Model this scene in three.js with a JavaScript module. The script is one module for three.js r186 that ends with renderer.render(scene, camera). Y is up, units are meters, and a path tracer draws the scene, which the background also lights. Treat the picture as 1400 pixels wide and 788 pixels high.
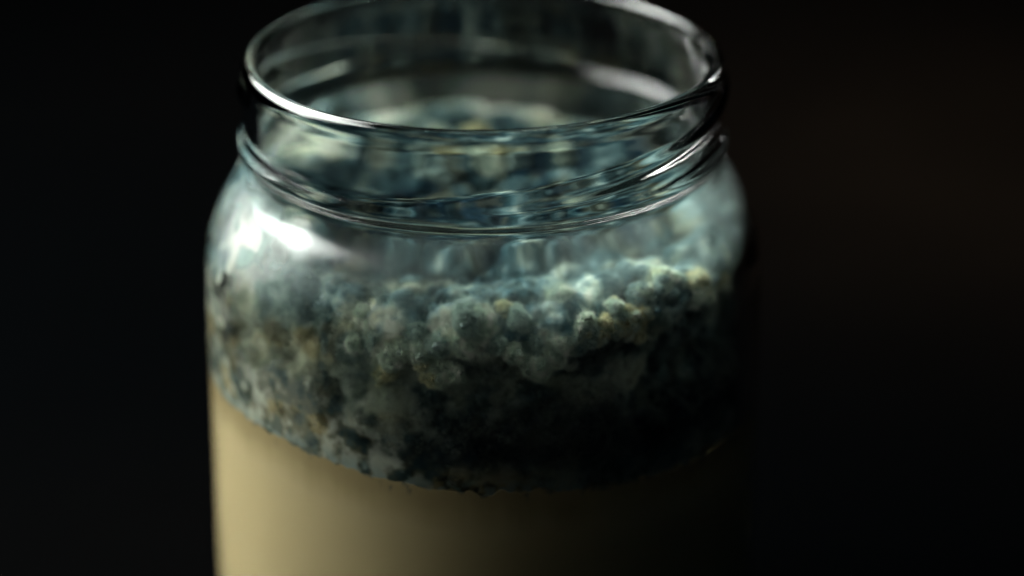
import * as THREE from 'three';
import { mergeGeometries, mergeVertices } from 'three/addons/utils/BufferGeometryUtils.js';

// ---------------------------------------------------------------- camera, light, exposure
const MM = 0.001, RAD = Math.PI / 180;
const scene = new THREE.Scene();
const TILT = 24.3 * RAD, DIST = 0.358;
const camera = new THREE.PerspectiveCamera(2 * Math.atan(394 / 3000) / RAD, 1400 / 788, 0.01, 20);
camera.position.set(0.0045, DIST * Math.sin(TILT), DIST * Math.cos(TILT));
camera.lookAt(0.0045, 0, 0);
camera.focus = 0.316;
camera.userData.fStop = 5;
scene.background = new THREE.Color().setRGB(0.0018, 0.0046, 0.0068);

const renderer = new THREE.WebGLRenderer({ antialias: true });
renderer.toneMapping = THREE.LinearToneMapping;
renderer.toneMappingExposure = 1;
renderer.shadowMap.enabled = true;

// one softbox left of the jar, high and a little behind it: a bright middle and a dimmer rim of the same cloth
for (let k = 0; k < 7; k++) {
  const w = 0.16 + 0.055 * k, h = w * 0.74, back = 0.004 * k, strength = 4.8;
  const key = new THREE.RectAreaLight(new THREE.Color().setRGB(0.95, 1.0, 0.945), strength, w, h);
  const az = -114 * RAD, el = 42 * RAD, d = 0.42 + back;
  key.position.set(d * Math.cos(el) * Math.sin(az), d * Math.sin(el), d * Math.cos(el) * Math.cos(az));
  key.lookAt(0, 0.005, 0); key.name = 'softbox'; scene.add(key);
}

// ---------------------------------------------------------------- helpers
let seed = 20251;
const rnd = () => { seed |= 0; seed = (seed + 0x6d2b79f5) | 0; let t = Math.imul(seed ^ (seed >>> 15), 1 | seed); t = (t + Math.imul(t ^ (t >>> 7), 61 | t)) ^ t; return ((t ^ (t >>> 14)) >>> 0) / 4294967296; };
const mix = (a, b, t) => a + (b - a) * t;
const clamp = (x, a = 0, b = 1) => Math.min(b, Math.max(a, x));
const lerp3 = (a, b, t) => [mix(a[0], b[0], t), mix(a[1], b[1], t), mix(a[2], b[2], t)];
const smooth = (a, b, x) => { const t = clamp((x - a) / (b - a)); return t * t * (3 - 2 * t); };
const bell = (x, c, w) => Math.exp(-(((x - c) / w) ** 2));
function hash(i, j, k, s) {
  let h = (Math.imul(i, 374761393) ^ Math.imul(j, 668265263) ^ Math.imul(k, 2147483647 - 1274126177) ^ Math.imul(s, 1013904223)) | 0;
  h = Math.imul(h ^ (h >>> 13), 1274126177); h = Math.imul(h ^ (h >>> 16), 2246822519 | 0); h ^= h >>> 15;
  return (h >>> 0) / 4294967296;
}
function vnoise(x, y, z, s) {                       // value noise, 0..1
  const i = Math.floor(x), j = Math.floor(y), k = Math.floor(z);
  let u = x - i, v = y - j, w = z - k; u = u * u * (3 - 2 * u); v = v * v * (3 - 2 * v); w = w * w * (3 - 2 * w);
  const c = (a, b, d) => hash(i + a, j + b, k + d, s);
  return mix(mix(mix(c(0, 0, 0), c(1, 0, 0), u), mix(c(0, 1, 0), c(1, 1, 0), u), v), mix(mix(c(0, 0, 1), c(1, 0, 1), u), mix(c(0, 1, 1), c(1, 1, 1), u), v), w);
}
function fbm(x, y, z, s, n = 4) { let a = 0, w = 0.5, t = 0; for (let o = 0; o < n; o++) { a += w * vnoise(x, y, z, s + o); t += w; w *= 0.5; x *= 2.03; y *= 2.03; z *= 2.03; } return a / t; }
function puffs(x, y, z, s) {                        // rounded tops round scattered points: a cauliflower relief, 0..1
  const i = Math.floor(x), j = Math.floor(y), k = Math.floor(z); let best = 0;
  for (let a = -1; a <= 1; a++) for (let b = -1; b <= 1; b++) for (let c = -1; c <= 1; c++) {
    const I = i + a, J = j + b, K = k + c;
    const dx = I + hash(I, J, K, s) - x, dy = J + hash(I, J, K, s + 1) - y, dz = K + hash(I, J, K, s + 2) - z;
    const r = 0.62 + 0.4 * hash(I, J, K, s + 3), q = r * r - dx * dx - dy * dy - dz * dz;
    if (q > best) best = q;
  }
  return Math.sqrt(best);
}
function thing(name, label, category) { const o = new THREE.Group(); o.name = name; o.userData = { label, category }; scene.add(o); return o; }
function part(name, geometry, material, parent, data) {
  const m = new THREE.Mesh(geometry, material); m.name = name; m.castShadow = m.receiveShadow = true; if (data) m.userData = data; parent.add(m); return m;
}
const sampleTable = (t, x) => { if (x <= t[0][0]) return t[0][1]; for (let i = 1; i < t.length; i++) if (x <= t[i][0]) { const u = (x - t[i - 1][0]) / (t[i][0] - t[i - 1][0]); return mix(t[i - 1][1], t[i][1], u * u * (3 - 2 * u)); } return t[t.length - 1][1]; };

// ---------------------------------------------------------------- setting: dark mottled tabletop and a dark backdrop
const tableMap = (() => {                             // blue-black cloth with brown patches, 3 m by 2.4 m
  const n = 512, d = new Uint8Array(n * n * 4);
  for (let q = 0; q < n; q++) for (let p = 0; p < n; p++) {
    const x = ((p + 0.5) / n - 0.5) * 3, z = 0.7 - (q + 0.5) / n * 2.4, k = (q * n + p) * 4, f = fbm(x * 9, z * 9, 3.1, 40), g = 0.8 + 0.4 * fbm(x * 60, z * 60, 8.8, 50);
    const brownAmount = clamp((bell(x, 0.16, 0.11) * bell(z, -0.26, 0.11) * 1.0 + bell(x, -0.07, 0.07) * bell(z, -0.04, 0.06) * 0.1 + bell(x, 0.25, 0.3) * smooth(-0.1, -0.35, z) * 0.35) * (0.5 + f));
    const c = [mix(0, 160, brownAmount), mix(7, 104, brownAmount), mix(14, 70, brownAmount)];
    for (let t = 0; t < 3; t++) d[k + t] = clamp(c[t] * g, 0, 255); d[k + 3] = 255;
  }
  const t = new THREE.DataTexture(d, n, n); t.magFilter = THREE.LinearFilter; t.needsUpdate = true; return t;
})();
const tableMaterial = new THREE.MeshPhysicalMaterial({ map: tableMap, roughness: 0.95, specularIntensity: 0.02 });
tableMaterial.color.setRGB(0.005, 0.005, 0.005);
const BASE = -78;                                   // underside of the jar, mm below the middle of the picture
{
  const g = new THREE.BoxGeometry(3, 0.03, 2.4); g.translate(0, BASE * MM - 0.0151, -0.5);
  const m = part('tabletop', g, tableMaterial, scene, { kind: 'structure', label: 'dark matt tabletop falling into shadow behind the jar' });
  const w = new THREE.BoxGeometry(5, 3, 0.03); w.translate(0, 1.2 + BASE * MM, -1.75);
  const wm = new THREE.MeshPhysicalMaterial({ roughness: 0.95, specularIntensity: 0.02 }); wm.color.setRGB(0.002, 0.0022, 0.0025);
  part('backdrop', w, wm, scene, { kind: 'structure', label: 'dark backdrop behind the table' });
}

// ---------------------------------------------------------------- the glass jar
// outline in millimetres, (height, radius), from the middle of the base up the outside, over the lip and down the inside
const OUT = [[BASE + 0.8, 0], [BASE + 0.6, 20], [BASE, 34], [BASE, 40], [BASE + 1.6, 43.6], [BASE + 6, 45.3], [-60, 45.7], [-35, 45.5], [-12, 45.1], [4, 44.8], [10, 44.25], [14, 42.9], [17, 41.5], [20, 39.9], [22.5, 38.4], [24.2, 37.5], [25.2, 37.35], [25.8, 37.75], [26.3, 38.35], [27.1, 38.65], [28.0, 38.45], [28.8, 38.05], [30, 37.88], [33, 37.85], [36.6, 37.75], [37.5, 37.65], [38.6, 37.65], [39.4, 37.5], [40.1, 37.05], [40.55, 36.4], [40.65, 35.9]];
const INN = [[40.35, 35.5], [39.6, 35.2], [37.5, 35.15], [34, 35.3], [28, 35.3], [25.5, 35.2], [23.5, 35.5], [21.2, 36.4], [18.4, 38.4], [15.2, 40.1], [11.5, 41.6], [8, 42.2], [3, 42.5], [-12, 42.6], [-35, 42.9], [-60, 43.0], [BASE + 8, 42.6], [BASE + 5, 40], [BASE + 4, 34], [BASE + 4.4, 18], [BASE + 4.6, 0]];
const innerTable = new Float32Array(1300);           // radius of the inside of the glass every 0.1 mm of height, filled in from the smoothed outline
const innerRadius = (h) => { const u = clamp((h - BASE - 4.7) * 10, 0, 1298), i = Math.floor(u); return mix(innerTable[i], innerTable[i + 1], u - i); };
const fogMap = (() => {                               // faint film of damp on the glass of the shoulder, by height
  const n = 256, d = new Uint8Array(n * n * 4);
  for (let q = 0; q < n; q++) for (let p = 0; p < n; p++) {
    const h = BASE + (q + 0.5) / n * 125, a = p / n * 2 * Math.PI, f = fbm(Math.sin(a) * 5, h / 7, Math.cos(a) * 5, 60), k = (q * n + p) * 4;
    d[k] = d[k + 2] = 255; d[k + 1] = 255 * clamp((smooth(25, 20, h) * smooth(9, 18, h) * (0.5 + f) * 0.75 + smooth(25, 22, h) * 0.1) * smooth(0.8, 0.55, p / n)); d[k + 3] = 255;
  }
  const t = new THREE.DataTexture(d, n, n); t.magFilter = THREE.LinearFilter; t.needsUpdate = true; return t;
})();
const glass = new THREE.MeshPhysicalMaterial({ color: 0xffffff, roughness: 0.2, roughnessMap: fogMap, transmission: 1, thickness: 0.0023, ior: 1.5 });
const glassJar = thing('glass_jar', 'round clear glass jar with wide threaded neck and open mouth', 'jar');
{
  const curve = new THREE.CatmullRomCurve3([...OUT, ...INN].map(([h, r]) => new THREE.Vector3(r, h, 0)), false, 'centripetal');
  const seg = 512, dense = curve.getPoints(9000).map((p) => [p.y, Math.max(0, p.x)]), along = [0], raw = [];
  for (let i = 1; i < dense.length; i++) along.push(along[i - 1] + Math.hypot(dense[i][0] - dense[i - 1][0], dense[i][1] - dense[i - 1][1]));
  const at = (s) => { let a = 0, b = dense.length - 1; while (b - a > 1) { const m = (a + b) >> 1; if (along[m] <= s) a = m; else b = m; } const u = (s - along[a]) / (along[b] - along[a] || 1); return [mix(dense[a][0], dense[b][0], clamp(u)), mix(dense[a][1], dense[b][1], clamp(u))]; };
  for (let s = 0, total = along[along.length - 1]; ;) {                // even out the curvature of the outline
    let h = 0, r = 0, w = 0; for (let k = -6; k <= 6; k++) { const g = Math.exp(-k * k / 12), p = at(clamp(s + k * 0.15, 0, total)); h += g * p[0]; r += g * p[1]; w += g; }
    raw.push([h / w, r / w]); if (s >= total) break; s = Math.min(total, s + (h / w > 4 ? 0.25 : 1.6));
  }
  const n = raw.length - 1; raw[0][1] = raw[n][1] = 0;
  { const inside = raw.slice(raw.reduce((b, p, i) => (p[0] > raw[b][0] ? i : b), 0)).reverse(); let k = 0; for (let i = 0; i < 1300; i++) { const h = BASE + 4.7 + i / 10; while (k < inside.length - 2 && inside[k + 1][0] < h) k++; innerTable[i] = mix(inside[k][1], inside[k + 1][1], clamp((h - inside[k][0]) / (inside[k + 1][0] - inside[k][0] || 1))); } }
  const top = raw.reduce((b, p, i) => (p[0] > raw[b][0] ? i : b), 0);
  // two screw threads, half a turn apart, each falling from under the lip to the collar
  const thread = (deg, h) => {
    let out = 0;
    for (const [start, top, size, from, to] of [[104, 37.0, 1, 100, 150], [-74, 36.2, 1, 100, 150]]) {
      const along = ((start - deg) % 360 + 360) % 360;
      if (along > 168) continue;
      const mid = top - along * (size < 1 ? 33 : 27) / 360;
      const ends = size * smooth(0, size < 1 ? 30 : 5, along) * (1 - smooth(from, to, along));
      const d = (h - mid) / 2.3;
      if (Math.abs(d) < 1) out = Math.max(out, ends * 0.62 * (1 - d * d) ** 2 * (1 + 0.35 * d));
    }
    return out;
  };
  const pos = [], idx = [], where = [];
  for (let i = 0; i <= n; i++) for (let j = 0; j < seg; j++) {
    const a = j / seg * 2 * Math.PI; let [h, r] = raw[i];
    if (i < top && h > 25 && h < 40) r += thread(a / RAD > 180 ? a / RAD - 360 : a / RAD, h);
    if (r > 20) { r += (0.035 * Math.sin(3 * a + h / 7) + 0.025 * Math.sin(5 * a - h / 5 + 1)) * (i < top ? 0.7 : 0.3); h += 0.16 * Math.sin(a * 2 + 1) * smooth(36, 41, h); }
    pos.push(r * Math.sin(a) * MM, h * MM, r * Math.cos(a) * MM);
  }
  const region = (i, j) => {
    const h = (raw[i][0] + raw[i + 1][0]) / 2, outside = i < top, deg = (j + 0.5) / seg * 360;
    if (h > 37.6) return 'rim';
    if (outside && h > 28.7 && thread(deg > 180 ? deg - 360 : deg, h) > 0.15) { const k = ((104 - deg) % 360 + 360) % 360; return k < 168 ? 'screw_thread' : 'screw_thread_001'; }
    if (outside && h > 25.2 && h < 28.7) return 'collar';
    if (h > (outside ? 25.2 : 24.5)) return 'neck';
    if (h > 8) return 'shoulder';
    return h > BASE + 5.5 ? 'body' : 'base';
  };
  const faces = {};
  for (let i = 0; i < n; i++) for (let j = 0; j < seg; j++) {
    const a = i * seg + j, b = i * seg + (j + 1) % seg, c = a + seg, d = b + seg, f = (faces[region(i, j)] ??= []);
    f.push(a, b, d, a, d, c);
  }
  const whole = new THREE.BufferGeometry();
  whole.setAttribute('position', new THREE.Float32BufferAttribute(pos, 3));
  whole.setIndex(Object.values(faces).flat()); whole.computeVertexNormals();
  const N = whole.attributes.normal.array;
  for (const [name, f] of Object.entries(faces)) {                 // each region takes its own vertices with the normals of the whole
    const map = new Map(), p = [], q = [], uv = [], ix = f.map((v) => { if (!map.has(v)) { map.set(v, map.size); p.push(pos[3 * v], pos[3 * v + 1], pos[3 * v + 2]); q.push(N[3 * v], N[3 * v + 1], N[3 * v + 2]); uv.push(1 - Math.abs((v % seg) / seg * 2 - 1), (pos[3 * v + 1] / MM - BASE) / 125); } return map.get(v); });
    const g = new THREE.BufferGeometry();
    g.setAttribute('position', new THREE.Float32BufferAttribute(p, 3)); g.setAttribute('normal', new THREE.Float32BufferAttribute(q, 3)); g.setAttribute('uv', new THREE.Float32BufferAttribute(uv, 2)); g.setIndex(ix);
    part(name, g, glass, glassJar);
  }
}

// a thin bloom of growth and damp on the inside of the shoulder, clearing towards the back; its dense left patch is painted softbox glow
{
  const seg = 256, rows = 40, pos = [], uv = [], idx = [], n = 512, d = new Uint8Array(n * n * 4);
  for (let i = 0; i <= rows; i++) for (let j = 0; j <= seg; j++) { const h = mix(6, 24.6, i / rows), a = mix(-125, 125, j / seg) * RAD, r = innerRadius(h) - 0.06; pos.push(r * Math.sin(a) * MM, h * MM, r * Math.cos(a) * MM); uv.push(j / seg, i / rows); }
  for (let i = 0; i < rows; i++) for (let j = 0; j < seg; j++) { const a = i * (seg + 1) + j; idx.push(a, a + 1, a + seg + 2, a, a + seg + 2, a + seg + 1); }
  for (let q = 0; q < n; q++) for (let p = 0; p < n; p++) {
    const h = mix(6, 24.6, (q + 0.5) / n), deg = mix(-125, 125, (p + 0.5) / n), a = deg * RAD, X = Math.sin(a) * 42, Z = Math.cos(a) * 42, k = (q * n + p) * 4;
    const f = fbm(X / 7, h / 7, Z / 7, 63), g = fbm(X / 1.6, h / 1.6, Z / 1.6, 66, 3);
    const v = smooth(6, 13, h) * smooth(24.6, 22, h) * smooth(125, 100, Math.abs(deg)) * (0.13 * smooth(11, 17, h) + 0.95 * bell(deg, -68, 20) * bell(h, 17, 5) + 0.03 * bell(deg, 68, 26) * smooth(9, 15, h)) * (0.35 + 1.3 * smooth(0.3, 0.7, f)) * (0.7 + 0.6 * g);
    d[k] = d[k + 1] = d[k + 2] = 255 * clamp(v); d[k + 3] = 255;
  }
  const t = new THREE.DataTexture(d, n, n); t.magFilter = THREE.LinearFilter; t.needsUpdate = true;
  const g = new THREE.BufferGeometry(); g.setAttribute('position', new THREE.Float32BufferAttribute(pos, 3)); g.setAttribute('uv', new THREE.Float32BufferAttribute(uv, 2)); g.setIndex(idx); g.computeVertexNormals();
  const m = new THREE.MeshPhysicalMaterial({ roughness: 1, specularIntensity: 0.1, transmission: 0.5, thickness: 0, transparent: true, alphaMap: t, side: THREE.DoubleSide }); m.color.setRGB(0.60, 0.76, 0.73);
  part('damp_bloom_and_glow', g, m, glassJar, { label: 'thin whitish bloom on the inside of the shoulder, with a painted glow at the left' });
}

// ---------------------------------------------------------------- the cream in the jar
const lowEdge = (a) => -13.6 - 3.2 * Math.sin(a) + 1.6 * (fbm(Math.sin(a) * 5, 2.2, Math.cos(a) * 5, 90, 3) - 0.5) + 1.7 * (fbm(Math.sin(a) * 30, 2.2, Math.cos(a) * 30, 93, 4) - 0.5);
{
  const seg = 720;
  const pos = [], idx = [], col = [];
  const rows = [[BASE + 4.9, 30], [BASE + 5.4, 39], [BASE + 8.5, 42.3], [-60, 43.12], [-35, 43.02], [-9, 42.9], [-7, 42.88], [-5.5, 42.86], [-4.2, 42.84], [-3, 42.82], [-2, 42.8], [-1, 42.78], [-0.5, 42.77], [-0.08, 42.76], [0, 42.74], [0, 42.6], [0, 41], [0, 30], [0, 15], [0, 0.01]];
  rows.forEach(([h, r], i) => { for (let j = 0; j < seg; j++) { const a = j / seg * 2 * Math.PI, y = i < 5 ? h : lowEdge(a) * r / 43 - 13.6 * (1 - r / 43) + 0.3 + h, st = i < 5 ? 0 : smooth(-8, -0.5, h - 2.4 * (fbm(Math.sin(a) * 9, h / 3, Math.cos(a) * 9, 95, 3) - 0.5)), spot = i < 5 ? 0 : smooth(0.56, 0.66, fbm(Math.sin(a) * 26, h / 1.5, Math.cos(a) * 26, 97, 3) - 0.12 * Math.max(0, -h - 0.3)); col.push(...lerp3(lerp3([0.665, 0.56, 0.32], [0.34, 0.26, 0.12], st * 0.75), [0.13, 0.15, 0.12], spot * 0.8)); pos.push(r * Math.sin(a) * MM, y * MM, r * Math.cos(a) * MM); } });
  for (let i = 0; i < rows.length - 1; i++) for (let j = 0; j < seg; j++) { const a = i * seg + j, b = i * seg + (j + 1) % seg; idx.push(a, b, b + seg, a, b + seg, a + seg); }
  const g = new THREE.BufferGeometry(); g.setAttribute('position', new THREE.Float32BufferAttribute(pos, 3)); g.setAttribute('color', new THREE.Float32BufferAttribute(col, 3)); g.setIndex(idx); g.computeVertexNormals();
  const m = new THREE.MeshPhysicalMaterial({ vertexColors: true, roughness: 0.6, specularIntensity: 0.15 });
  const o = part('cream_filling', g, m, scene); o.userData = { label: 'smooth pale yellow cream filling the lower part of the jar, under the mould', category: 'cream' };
}

// ---------------------------------------------------------------- the mould on the cream
const mould = thing('mould_growth', 'thick fluffy blue, grey and white mould growing on the cream inside the jar', 'mould');
const PAL = { ink: [0.004, 0.022, 0.036], teal: [0.03, 0.078, 0.086], slate: [0.105, 0.19, 0.20], grey: [0.28, 0.365, 0.335], pale: [0.52, 0.58, 0.48], cream: [0.50, 0.47, 0.29], ochre: [0.30, 0.25, 0.115], olive: [0.10, 0.085, 0.035], white: [0.82, 0.83, 0.79] };
function pigment(x, y, z, bump) {                    // colour of the growth at a place (mm)
  const deg = Math.atan2(x, z) / RAD, r = Math.hypot(x, z), side = smooth(36, 41, r) * (1 - smooth(5, 9, y));
  const n1 = fbm(x / 9, y / 9, z / 9, 110), n2 = fbm(x / 3.2, y / 3.2, z / 3.2, 120), n3 = fbm(x / 6 + 7, y / 6, z / 6, 130), n4 = fbm(x / 1.1, y / 1.1, z / 1.1, 140, 2);
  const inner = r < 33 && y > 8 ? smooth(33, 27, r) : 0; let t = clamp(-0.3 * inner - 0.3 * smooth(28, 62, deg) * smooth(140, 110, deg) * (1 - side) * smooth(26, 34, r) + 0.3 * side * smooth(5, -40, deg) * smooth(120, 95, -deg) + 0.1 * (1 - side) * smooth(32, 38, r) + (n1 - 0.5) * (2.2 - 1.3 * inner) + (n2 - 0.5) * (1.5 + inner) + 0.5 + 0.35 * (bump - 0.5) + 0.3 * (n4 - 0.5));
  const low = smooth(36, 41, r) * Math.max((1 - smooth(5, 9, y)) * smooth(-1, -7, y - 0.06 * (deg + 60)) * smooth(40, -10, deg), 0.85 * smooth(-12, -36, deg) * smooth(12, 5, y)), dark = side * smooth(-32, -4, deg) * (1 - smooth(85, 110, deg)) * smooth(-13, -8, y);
  let c = t < 0.35 ? lerp3(PAL.ink, PAL.teal, t / 0.35) : t < 0.6 ? lerp3(PAL.teal, PAL.slate, (t - 0.35) / 0.25) : t < 0.82 ? lerp3(PAL.slate, PAL.grey, (t - 0.6) / 0.22) : lerp3(PAL.grey, PAL.pale, (t - 0.82) / 0.18);
  c = lerp3(c, PAL.ink, dark * 0.93);  // shadow on the front and right wall, painted into the pigment
  const sp = clamp((n2 - 0.5) * 1.3 + (fbm(x / 1.9, y / 1.9, z / 1.9, 145, 3) - 0.5) * 2.6 + (n4 - 0.5) * 0.8 + 0.5); c = lerp3(c, sp < 0.45 ? lerp3([0.03, 0.045, 0.038], PAL.olive, sp / 0.45) : lerp3(PAL.olive, [0.46, 0.47, 0.37], (sp - 0.45) / 0.55), low * 0.75 * (1 - 0.75 * dark));                           // greyer and browner band on the cream
  c = lerp3(c, n2 > 0.5 ? PAL.ochre : PAL.olive, smooth(0.56, 0.68, n3) * (0.35 + 0.4 * low) * (1 - dark));
  c = lerp3(c, PAL.grey, smooth(3.2, 0.6, y - lowEdge(Math.atan2(x, z))) * side * 0.8 * smooth(0.38, 0.6, n4) * (1 - 0.6 * dark));  // pale felt along the edge on the cream
  c = lerp3(c, [c[0] * 0.5, c[1] * 0.56, c[2] * 0.58], inner);                          // the middle of the top is coloured darker
  c = lerp3(c, PAL.white, clamp(1.15 * bell(deg, -60, 15) * bell(y, 16.5, 5) * smooth(33, 37, r) * (0.4 + n2)) * 0.95);  // white patch on the left shoulder: softbox glow painted into the mould colour
  return c;
}
const topEdge = (deg) => 9.9 + 11 * bell(deg, -82, 36) + 4 * bell(deg, 84, 28) + 6.5 * bell(Math.abs(deg), 180, 50);
function mouldPoint(a, v) {                          // base surface without relief: v 0..0.62 up the wall, beyond that over the top to the middle
  const deg = a / RAD > 180 ? a / RAD - 360 : a / RAD, h0 = lowEdge(a) - 0.2, h1 = topEdge(deg);
  if (v < 0.62) {
    const h = mix(h0, h1, v / 0.62);
    const hollow = 3.6 * bell(h, 0.5, 5) * smooth(-40, 0, deg) * (1 - smooth(75, 110, deg));
    return [innerRadius(h) + 0.12 - hollow - 1.3 * smooth(-2, 6, h) * (1 - smooth(40, 70, -deg)), h];
  }
  const u = (v - 0.62) / 0.38, re = innerRadius(h1) - 1.18 + 1.3 * smooth(40, 70, -deg), r = re * (1 - u), edge = Math.exp(-u * 7);
  const x = r * Math.sin(a), z = r * Math.cos(a);
  return [r, mix(17 + 2.2 * bell(r, 18, 16) * smooth(0.2, -1, z / 40) + 3.4 * (fbm(x / 13, 0, z / 13, 150, 2) - 0.5), h1, edge) + 1.2 * Math.sin(Math.min(1, u * 5) * Math.PI) * 0.5];
}
let matSurface;
{
  const seg = 1140, rows = 400, pos = new Float32Array((rows + 1) * seg * 3), col = new Float32Array((rows + 1) * seg * 3), idx = [];
  for (let i = 0; i <= rows; i++) for (let j = 0; j < seg; j++) {
    const a = j / seg * 2 * Math.PI, v = i / rows, deg = a / RAD > 180 ? a / RAD - 360 : a / RAD;
    const [r, h] = mouldPoint(a, v), [r2, h2] = mouldPoint(a, Math.min(1, v + 0.004));
    let nr = h2 - h, nh = r - r2; const l = Math.hypot(nr, nh) || 1; nr /= l; nh /= l; if (v > 0.985) { nr = 0; nh = 1; }
    let x = r * Math.sin(a), y = h, z = r * Math.cos(a);
    const wx = (fbm(x / 5, y / 5, z / 5, 160, 2) - 0.5) * 4, wy = (fbm(x / 5, y / 5, z / 5, 170, 2) - 0.5) * 4;
    const p1 = puffs((x + wx) / 9, (y + wy) / 9, z / 9, 180), low = smooth(2, -8, h) * smooth(30, -30, deg), p2 = low > 0.5 ? puffs((x + wy * 0.4) / 2.3, (y + wx * 0.4) / 2.3, z / 2.3, 190) : puffs((x + wy) / 3.6, (y + wx) / 3.6, z / 3.6, 190), p3 = puffs(x / 1.7 + wx * 0.15, y / 1.7, z / 1.7, 200), p4 = puffs(x / 0.75, y / 0.75, z / 0.75, 210);
    const wall = 1 - smooth(0.56, 0.66, v), flat = wall * smooth(2, -8, h) * smooth(30, -30, deg), hug = smooth(0, 0.012, v);
    const A = mix(1, 0.42, flat) * (1 - 0.35 * wall * smooth(0, -40, deg));
    let d = A * ((1 - 0.7 * flat) * 4.4 * p1 + 2.4 * p2 + (0.7 + 0.7 * wall * smooth(-10, -50, deg)) * p3) + (0.12 + 0.14 * flat) * p4; d -= A * mix(4.6, 5.4 - 2.6 * flat, wall) + 0.1; d += Math.max(wall * flat, (1 - smooth(0.61, 0.72, v)) * mix(1.3, 2.4, smooth(6, 13, h)) * smooth(40, 68, -deg)); d = mix(d, -Math.log1p(Math.exp(-clamp(d, -20, 20) * 2.2)) / 2.2, 1 - smooth(0.54, 0.74, v));
    d *= 0.35 + 0.65 * hug;
    x += nr * d * Math.sin(a); z += nr * d * Math.cos(a); y += nh * d;
    const rr = Math.hypot(x, z), lim = innerRadius(y) + mix(-0.35, 0.12, Math.max(flat, smooth(40, 68, -deg))); if (rr > lim) { x *= lim / rr; z *= lim / rr; }
    const k = (i * seg + j) * 3; pos[k] = x * MM; pos[k + 1] = y * MM; pos[k + 2] = z * MM;
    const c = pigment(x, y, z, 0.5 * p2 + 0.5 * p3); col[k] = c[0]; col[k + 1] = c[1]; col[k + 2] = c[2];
  }
  for (let i = 0; i < rows; i++) for (let j = 0; j < seg; j++) { const a = i * seg + j, b = i * seg + (j + 1) % seg; idx.push(a, b, b + seg, a, b + seg, a + seg); }
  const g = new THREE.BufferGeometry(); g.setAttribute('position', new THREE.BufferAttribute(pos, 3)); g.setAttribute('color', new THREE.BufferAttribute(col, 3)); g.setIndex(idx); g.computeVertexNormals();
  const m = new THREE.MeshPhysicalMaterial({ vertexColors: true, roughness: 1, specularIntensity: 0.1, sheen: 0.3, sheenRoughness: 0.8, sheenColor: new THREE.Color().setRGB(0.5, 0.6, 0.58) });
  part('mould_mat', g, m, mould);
  matSurface = { pos, col, N: g.attributes.normal.array, rows, seg };
}
// lumps: each a cluster of puffs, sitting on the mat at (degrees round, height, radius inwards of the glass), sized in mm
function lumpGeometry(s, stretch = 1) {
  const g = mergeVertices(new THREE.IcosahedronGeometry(1, 14).deleteAttribute('normal').deleteAttribute('uv'), 1e-5), p = g.attributes.position, tint = [];
  for (let i = 0; i < p.count; i++) {
    const x = p.getX(i), y = p.getY(i), z = p.getZ(i), o = s * 3.7;
    const e = 0.7 * (fbm(x * 1.3 + o, y * 1.3, z * 1.3, 360, 2) - 0.5), X = x + e, Y = y - e, Z = z + 0.5 * e;
    const k = 0.2 + 0.62 * fbm(x * 1.1 + o, y * 1.1, z * 1.1, 370, 2) + 0.44 * puffs(X * 1.5 + o, Y * 1.5, Z * 1.5, 300 + s) ** 1.6 + 0.18 * puffs(X * 3.2 + o, Y * 3.2, Z * 3.2, 320 + s) ** 1.6 + 0.05 * puffs(x * 7 + o, y * 7, z * 7, 340 + s);
    const f = smooth(0.3, 0.7, fbm(x * 2 + o, y * 2, z * 2, 380)), w = lerp3([0.42, 0.5, 0.5], [1, 1, 1], f); tint.push(...w);
    p.setXYZ(i, x * k * stretch, y * k, z * k);
  }
  g.setAttribute('color', new THREE.Float32BufferAttribute(tint, 3)); g.computeVertexNormals(); return g;
}
const lumpShapes = [0, 1, 2, 3, 4, 5, 6, 7, 8].map((s) => lumpGeometry(s, 1 + 0.1 * (s % 3)));
const lumpMaterials = {};
for (const k of ['cream', 'pale', 'grey', 'ochre', 'white', 'slate']) {
  lumpMaterials[k] = new THREE.MeshPhysicalMaterial({ vertexColors: true, roughness: 1, specularIntensity: 0.08, sheen: 0.3, sheenRoughness: 0.8, sheenColor: new THREE.Color().setRGB(0.6, 0.62, 0.55) });
  lumpMaterials[k].color.setRGB(...PAL[k]);
}
let lumpCount = 0;
function lump(deg, h, depth, size, kind, label) {
  const room = Math.max(depth, size * 1.3), r = innerRadius((h -= (room - depth) * 0.45)) - room, o = part('lump' + (lumpCount ? '_' + String(lumpCount).padStart(3, '0') : ''), lumpShapes[lumpCount % 9], lumpMaterials[kind], mould); lumpCount++;
  o.position.set(r * Math.sin(deg * RAD) * MM, h * MM, r * Math.cos(deg * RAD) * MM); o.scale.set(size * MM * (0.75 + 0.5 * rnd()), size * MM * (0.6 + 0.5 * rnd()), size * MM * (0.75 + 0.5 * rnd())); o.rotation.set(rnd() * 6, rnd() * 6, rnd() * 6);
  if (label) o.userData.label = label; return o;
}
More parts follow.
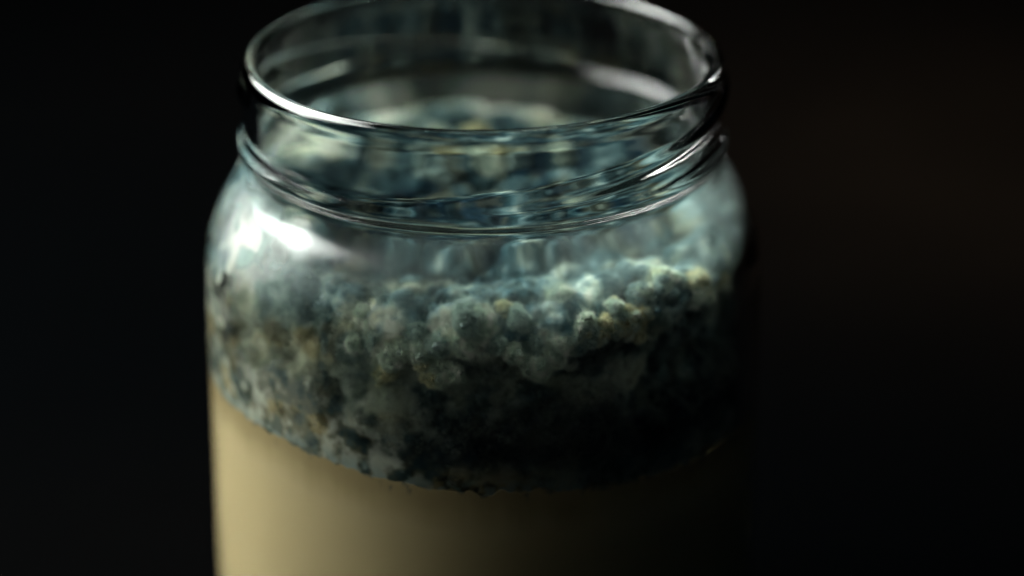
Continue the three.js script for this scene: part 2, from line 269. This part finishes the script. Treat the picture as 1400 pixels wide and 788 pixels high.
for (const [deg, h, depth, size, kind, label] of [
  [-20, 4.5, 1.3, 2.1, 'cream', 'small round yellow lump hanging low at the front'], [-18.5, 6.6, 1.3, 1.6, 'pale'], [-16.5, 8.6, 1.5, 1.9, 'pale'], [-14, 10.8, 1.7, 2.2, 'grey'],
  [-26, 7.8, 1.7, 1.9, 'pale'], [-23, 8.8, 1.9, 1.5, 'grey'],
  [13.5, 6.8, 1.7, 2.6, 'grey'], [11, 8.6, 1.9, 2.8, 'grey'], [16, 9.4, 1.7, 2.4, 'pale'], [12.5, 5.2, 1.5, 1.6, 'pale'],
  [22, 10.4, 1.9, 2.6, 'pale'], [26, 10.6, 1.7, 2.4, 'cream', 'yellowish lump at the front right of the mould edge'], [30, 10.2, 1.7, 2.4, 'ochre'], [33, 10.6, 1.9, 2.1, 'ochre'], [29, 12.6, 1.9, 1.5, 'pale'],
  [37, 13.2, 1.6, 1.6, 'pale'], [43, 12.8, 2.3, 1.5, 'pale'], [48, 12.6, 2.3, 1.7, 'grey'], [53, 11.0, 1.9, 2.2, 'ochre', 'ochre lump against the glass at the right'], [54.5, 9.6, 1.7, 1.6, 'cream'],
  [4.5, 12.8, 4.3, 1.7, 'cream', 'pale yellow oval lump in the middle of the front'], [0, 11.6, 2.9, 2.2, 'pale'], [-3.5, 11.8, 3.3, 2.4, 'grey'], [8, 11.6, 3.9, 2.2, 'grey'], [19, 13.6, 5.3, 2.6, 'pale'],
  [15, 7.4, 0.8, 1.9, 'pale'], [17.5, 9, 0.9, 2.1, 'pale'], [11, 6.8, 0.9, 1.7, 'pale'], [20, 9.8, 1.1, 1.7, 'grey'], [24, 9.6, 1, 1.9, 'cream'], [31, 9.8, 1, 1.7, 'ochre'], [35, 10.6, 1, 1.6, 'ochre'], [-12, 8.4, 1, 1.8, 'pale'], [-8, 9.6, 1.1, 2, 'grey'], [-3, 10.2, 1.2, 1.9, 'pale'], [3, 9.6, 1, 1.8, 'grey'], [6.5, 8.6, 1, 1.6, 'pale'],
  [-71, 6, 2, 2.2, 'ochre', 'brown lump against the glass at the far left'], [-68, 8, 2, 1.6, 'ochre'], [-38, -2, 1.4, 1.3, 'ochre'],
  [-168, 18, 24, 2.2, 'pale'], [168, 18, 26, 2.0, 'cream'], [152, 18, 26, 2.2, 'grey'], [140, 17.5, 20, 1.9, 'pale'], [-154, 18, 26, 2.0, 'cream'], [-140, 17.5, 24, 2.2, 'grey'], [-178, 18.5, 27, 2.3, 'pale'], [158, 18, 17, 2, 'grey'], [-160, 18, 16, 2, 'pale'], [178, 18, 14, 2.2, 'grey'],
  [-176, 18, 20, 3.0, 'cream', 'largest pale lump on top, seen through the mouth'], [160, 17, 22, 2.8, 'cream'], [-164, 17, 22, 3.0, 'grey'], [150, 16.5, 14, 3.0, 'grey'], [-150, 17, 16, 3, 'grey'], [172, 16.4, 30, 2.6, 'pale'], [-120, 17, 30, 3, 'grey'],
]) {
  if (deg < 18 || deg > 60) { lump(deg, h, depth, size, kind, label); continue; }
  lump(deg, h, depth, size * 0.72, kind, label);                // on the right the lumps are small and crumbly, each with crumbs about it
  for (let k = 0; k < 4; k++) lump(deg + (rnd() - 0.5) * 5, h + (rnd() - 0.5) * 2.6, depth + (rnd() - 0.4) * 1.5, size * (0.25 + 0.35 * rnd()), ['pale', 'grey', 'cream', 'grey'][k]);
}

// smaller unlabelled lumps along the front edge and over the top
for (let q = 0; q < 26; q++) {                        // in cottony clusters
  const deg = -40 + 104 * rnd(), h = 6.2 + 3.6 * smooth(0, 50, deg) + 2 * smooth(-15, -38, deg) + (rnd() - 0.4) * 6.5, depth = 1 + 3 * rnd(), kind = ['grey', 'pale', 'pale', 'grey', 'slate', 'cream'][Math.floor(rnd() * 6)];
  for (let k = 0; k < 6; k++) lump(deg + (rnd() - 0.5) * 5.5, h + (rnd() - 0.5) * 3, depth + (rnd() - 0.3) * 1.6, 0.6 + 1.1 * rnd() ** 1.6, rnd() < 0.75 ? kind : 'pale');
}
for (let q = 0; q < 27; q++) { const deg = 70 + 220 * rnd(), dep = 6 + 26 * rnd(); lump(deg, 14.5 + 2.2 * rnd(), dep, 1.2 + 1.7 * rnd() ** 2, ['slate', 'grey', 'slate', 'slate', 'pale'][Math.floor(rnd() * 5)]); }

// fuzz: tufts of fine threads standing on the mat and the lumps, each thread thinner than a pixel
{
  const v = [], tri = [];
  for (let q = 0; q < 22; q++) {
    const a = rnd() * 6.28, r = 0.45 * Math.sqrt(rnd()), x = r * Math.cos(a), z = r * Math.sin(a), L = 0.35 + 0.75 * rnd(), lx = (rnd() - 0.5) * 0.9, lz = (rnd() - 0.5) * 0.9, t = rnd() * 6.28, w = 0.011;
    const dx = w * Math.cos(t), dz = w * Math.sin(t), b = v.length / 3;
    v.push(x - dx, -0.1, z - dz, x + dx, -0.1, z + dz, x + lx * 0.4 - dx * 0.7, L * 0.6, z + lz * 0.4 - dz * 0.7, x + lx * 0.4 + dx * 0.7, L * 0.6, z + lz * 0.4 + dz * 0.7, x + lx, L * (0.8 + 0.3 * rnd()), z + lz);
    tri.push(b, b + 1, b + 3, b, b + 3, b + 2, b + 2, b + 3, b + 4);
  }
  const tuft = new THREE.BufferGeometry(); tuft.setAttribute('position', new THREE.Float32BufferAttribute(v, 3)); tuft.setIndex(tri); tuft.computeVertexNormals();
  const hm = new THREE.MeshPhysicalMaterial({ roughness: 1, specularIntensity: 0.03, side: THREE.DoubleSide, transmission: 0.2, thickness: 0 });
  const spots = [], { pos, col, N, rows, seg } = matSurface;
  for (let q = 0; q < 120000; q++) {
    const i = Math.floor(rnd() * rows), j = Math.floor(rnd() * seg), u = (i / rows - 0.62) / 0.38, deg = j / seg * 360;
    if ((u > 0 && rnd() > 1 - u) || (u < -0.15 && deg > 110 && deg < 250)) continue;
    const k = (i * seg + j) * 3; if ((innerRadius(pos[k + 1] / MM) - 0.3) * MM < Math.hypot(pos[k], pos[k + 2])) continue; spots.push([pos[k], pos[k + 1], pos[k + 2], N[k], N[k + 1], N[k + 2], [col[k], col[k + 1], col[k + 2]], 1]);
  }
  const P = new THREE.Vector3(), D = new THREE.Vector3();
  mould.updateMatrixWorld(true);
  for (const o of mould.children) if (o.name.startsWith('lump')) {
    const p = o.geometry.attributes.position, nn = o.geometry.attributes.normal, c = o.material.color.toArray(), count = Math.round(300 * (o.scale.x / MM) ** 2);
    for (let q = 0; q < count; q++) { const i = Math.floor(rnd() * p.count); P.fromBufferAttribute(p, i).applyMatrix4(o.matrixWorld); if ((innerRadius(P.y / MM) - 0.25) * MM < Math.hypot(P.x, P.z)) continue; D.fromBufferAttribute(nn, i).transformDirection(o.matrixWorld); const tc = o.geometry.attributes.color; spots.push([P.x, P.y, P.z, D.x, D.y, D.z, [c[0] * tc.getX(i), c[1] * tc.getY(i), c[2] * tc.getZ(i)], 0.85]); }
  }
  const fz = new THREE.InstancedMesh(tuft, hm, spots.length), M = new THREE.Matrix4(), Q = new THREE.Quaternion(), T = new THREE.Quaternion(), up = new THREE.Vector3(0, 1, 0), C = new THREE.Color();
  spots.forEach(([x, y, z, nx, ny, nz, c, size], q) => {
    const midTop = Math.hypot(x, z) < 0.032 && y > 0.008 ? 1 : 0;
    D.set(nx + (rnd() - 0.5) * 0.5, ny + (rnd() - 0.5) * 0.5, nz + (rnd() - 0.5) * 0.5).normalize();
    Q.setFromUnitVectors(up, D).multiply(T.setFromAxisAngle(up, rnd() * 6.28));
    let L = size * (0.5 + 0.7 * rnd()) * MM; const w = size * 0.9 * MM, room = (innerRadius(y / MM) - 0.05) * MM - Math.hypot(x, z), outward = (D.x * x + D.z * z) / Math.hypot(x, z);
    if (outward > 0) L = Math.min(L, Math.max(0.02 * MM, room / outward * 0.8));
    M.compose(P.set(x, y, z), Q, new THREE.Vector3(Math.min(w, w * 0.3 + L), L, Math.min(w, w * 0.3 + L))); fz.setMatrixAt(q, M);
    fz.setColorAt(q, C.setRGB(...lerp3(c, PAL.pale, midTop ? 0.04 : 0.2).map((v) => Math.min(0.88, v * (midTop ? 1.3 : 1.7)))));
  });
  fz.name = 'fuzz'; fz.userData = { kind: 'stuff' }; fz.castShadow = fz.receiveShadow = true; mould.add(fz);
}

renderer.render(scene, camera);
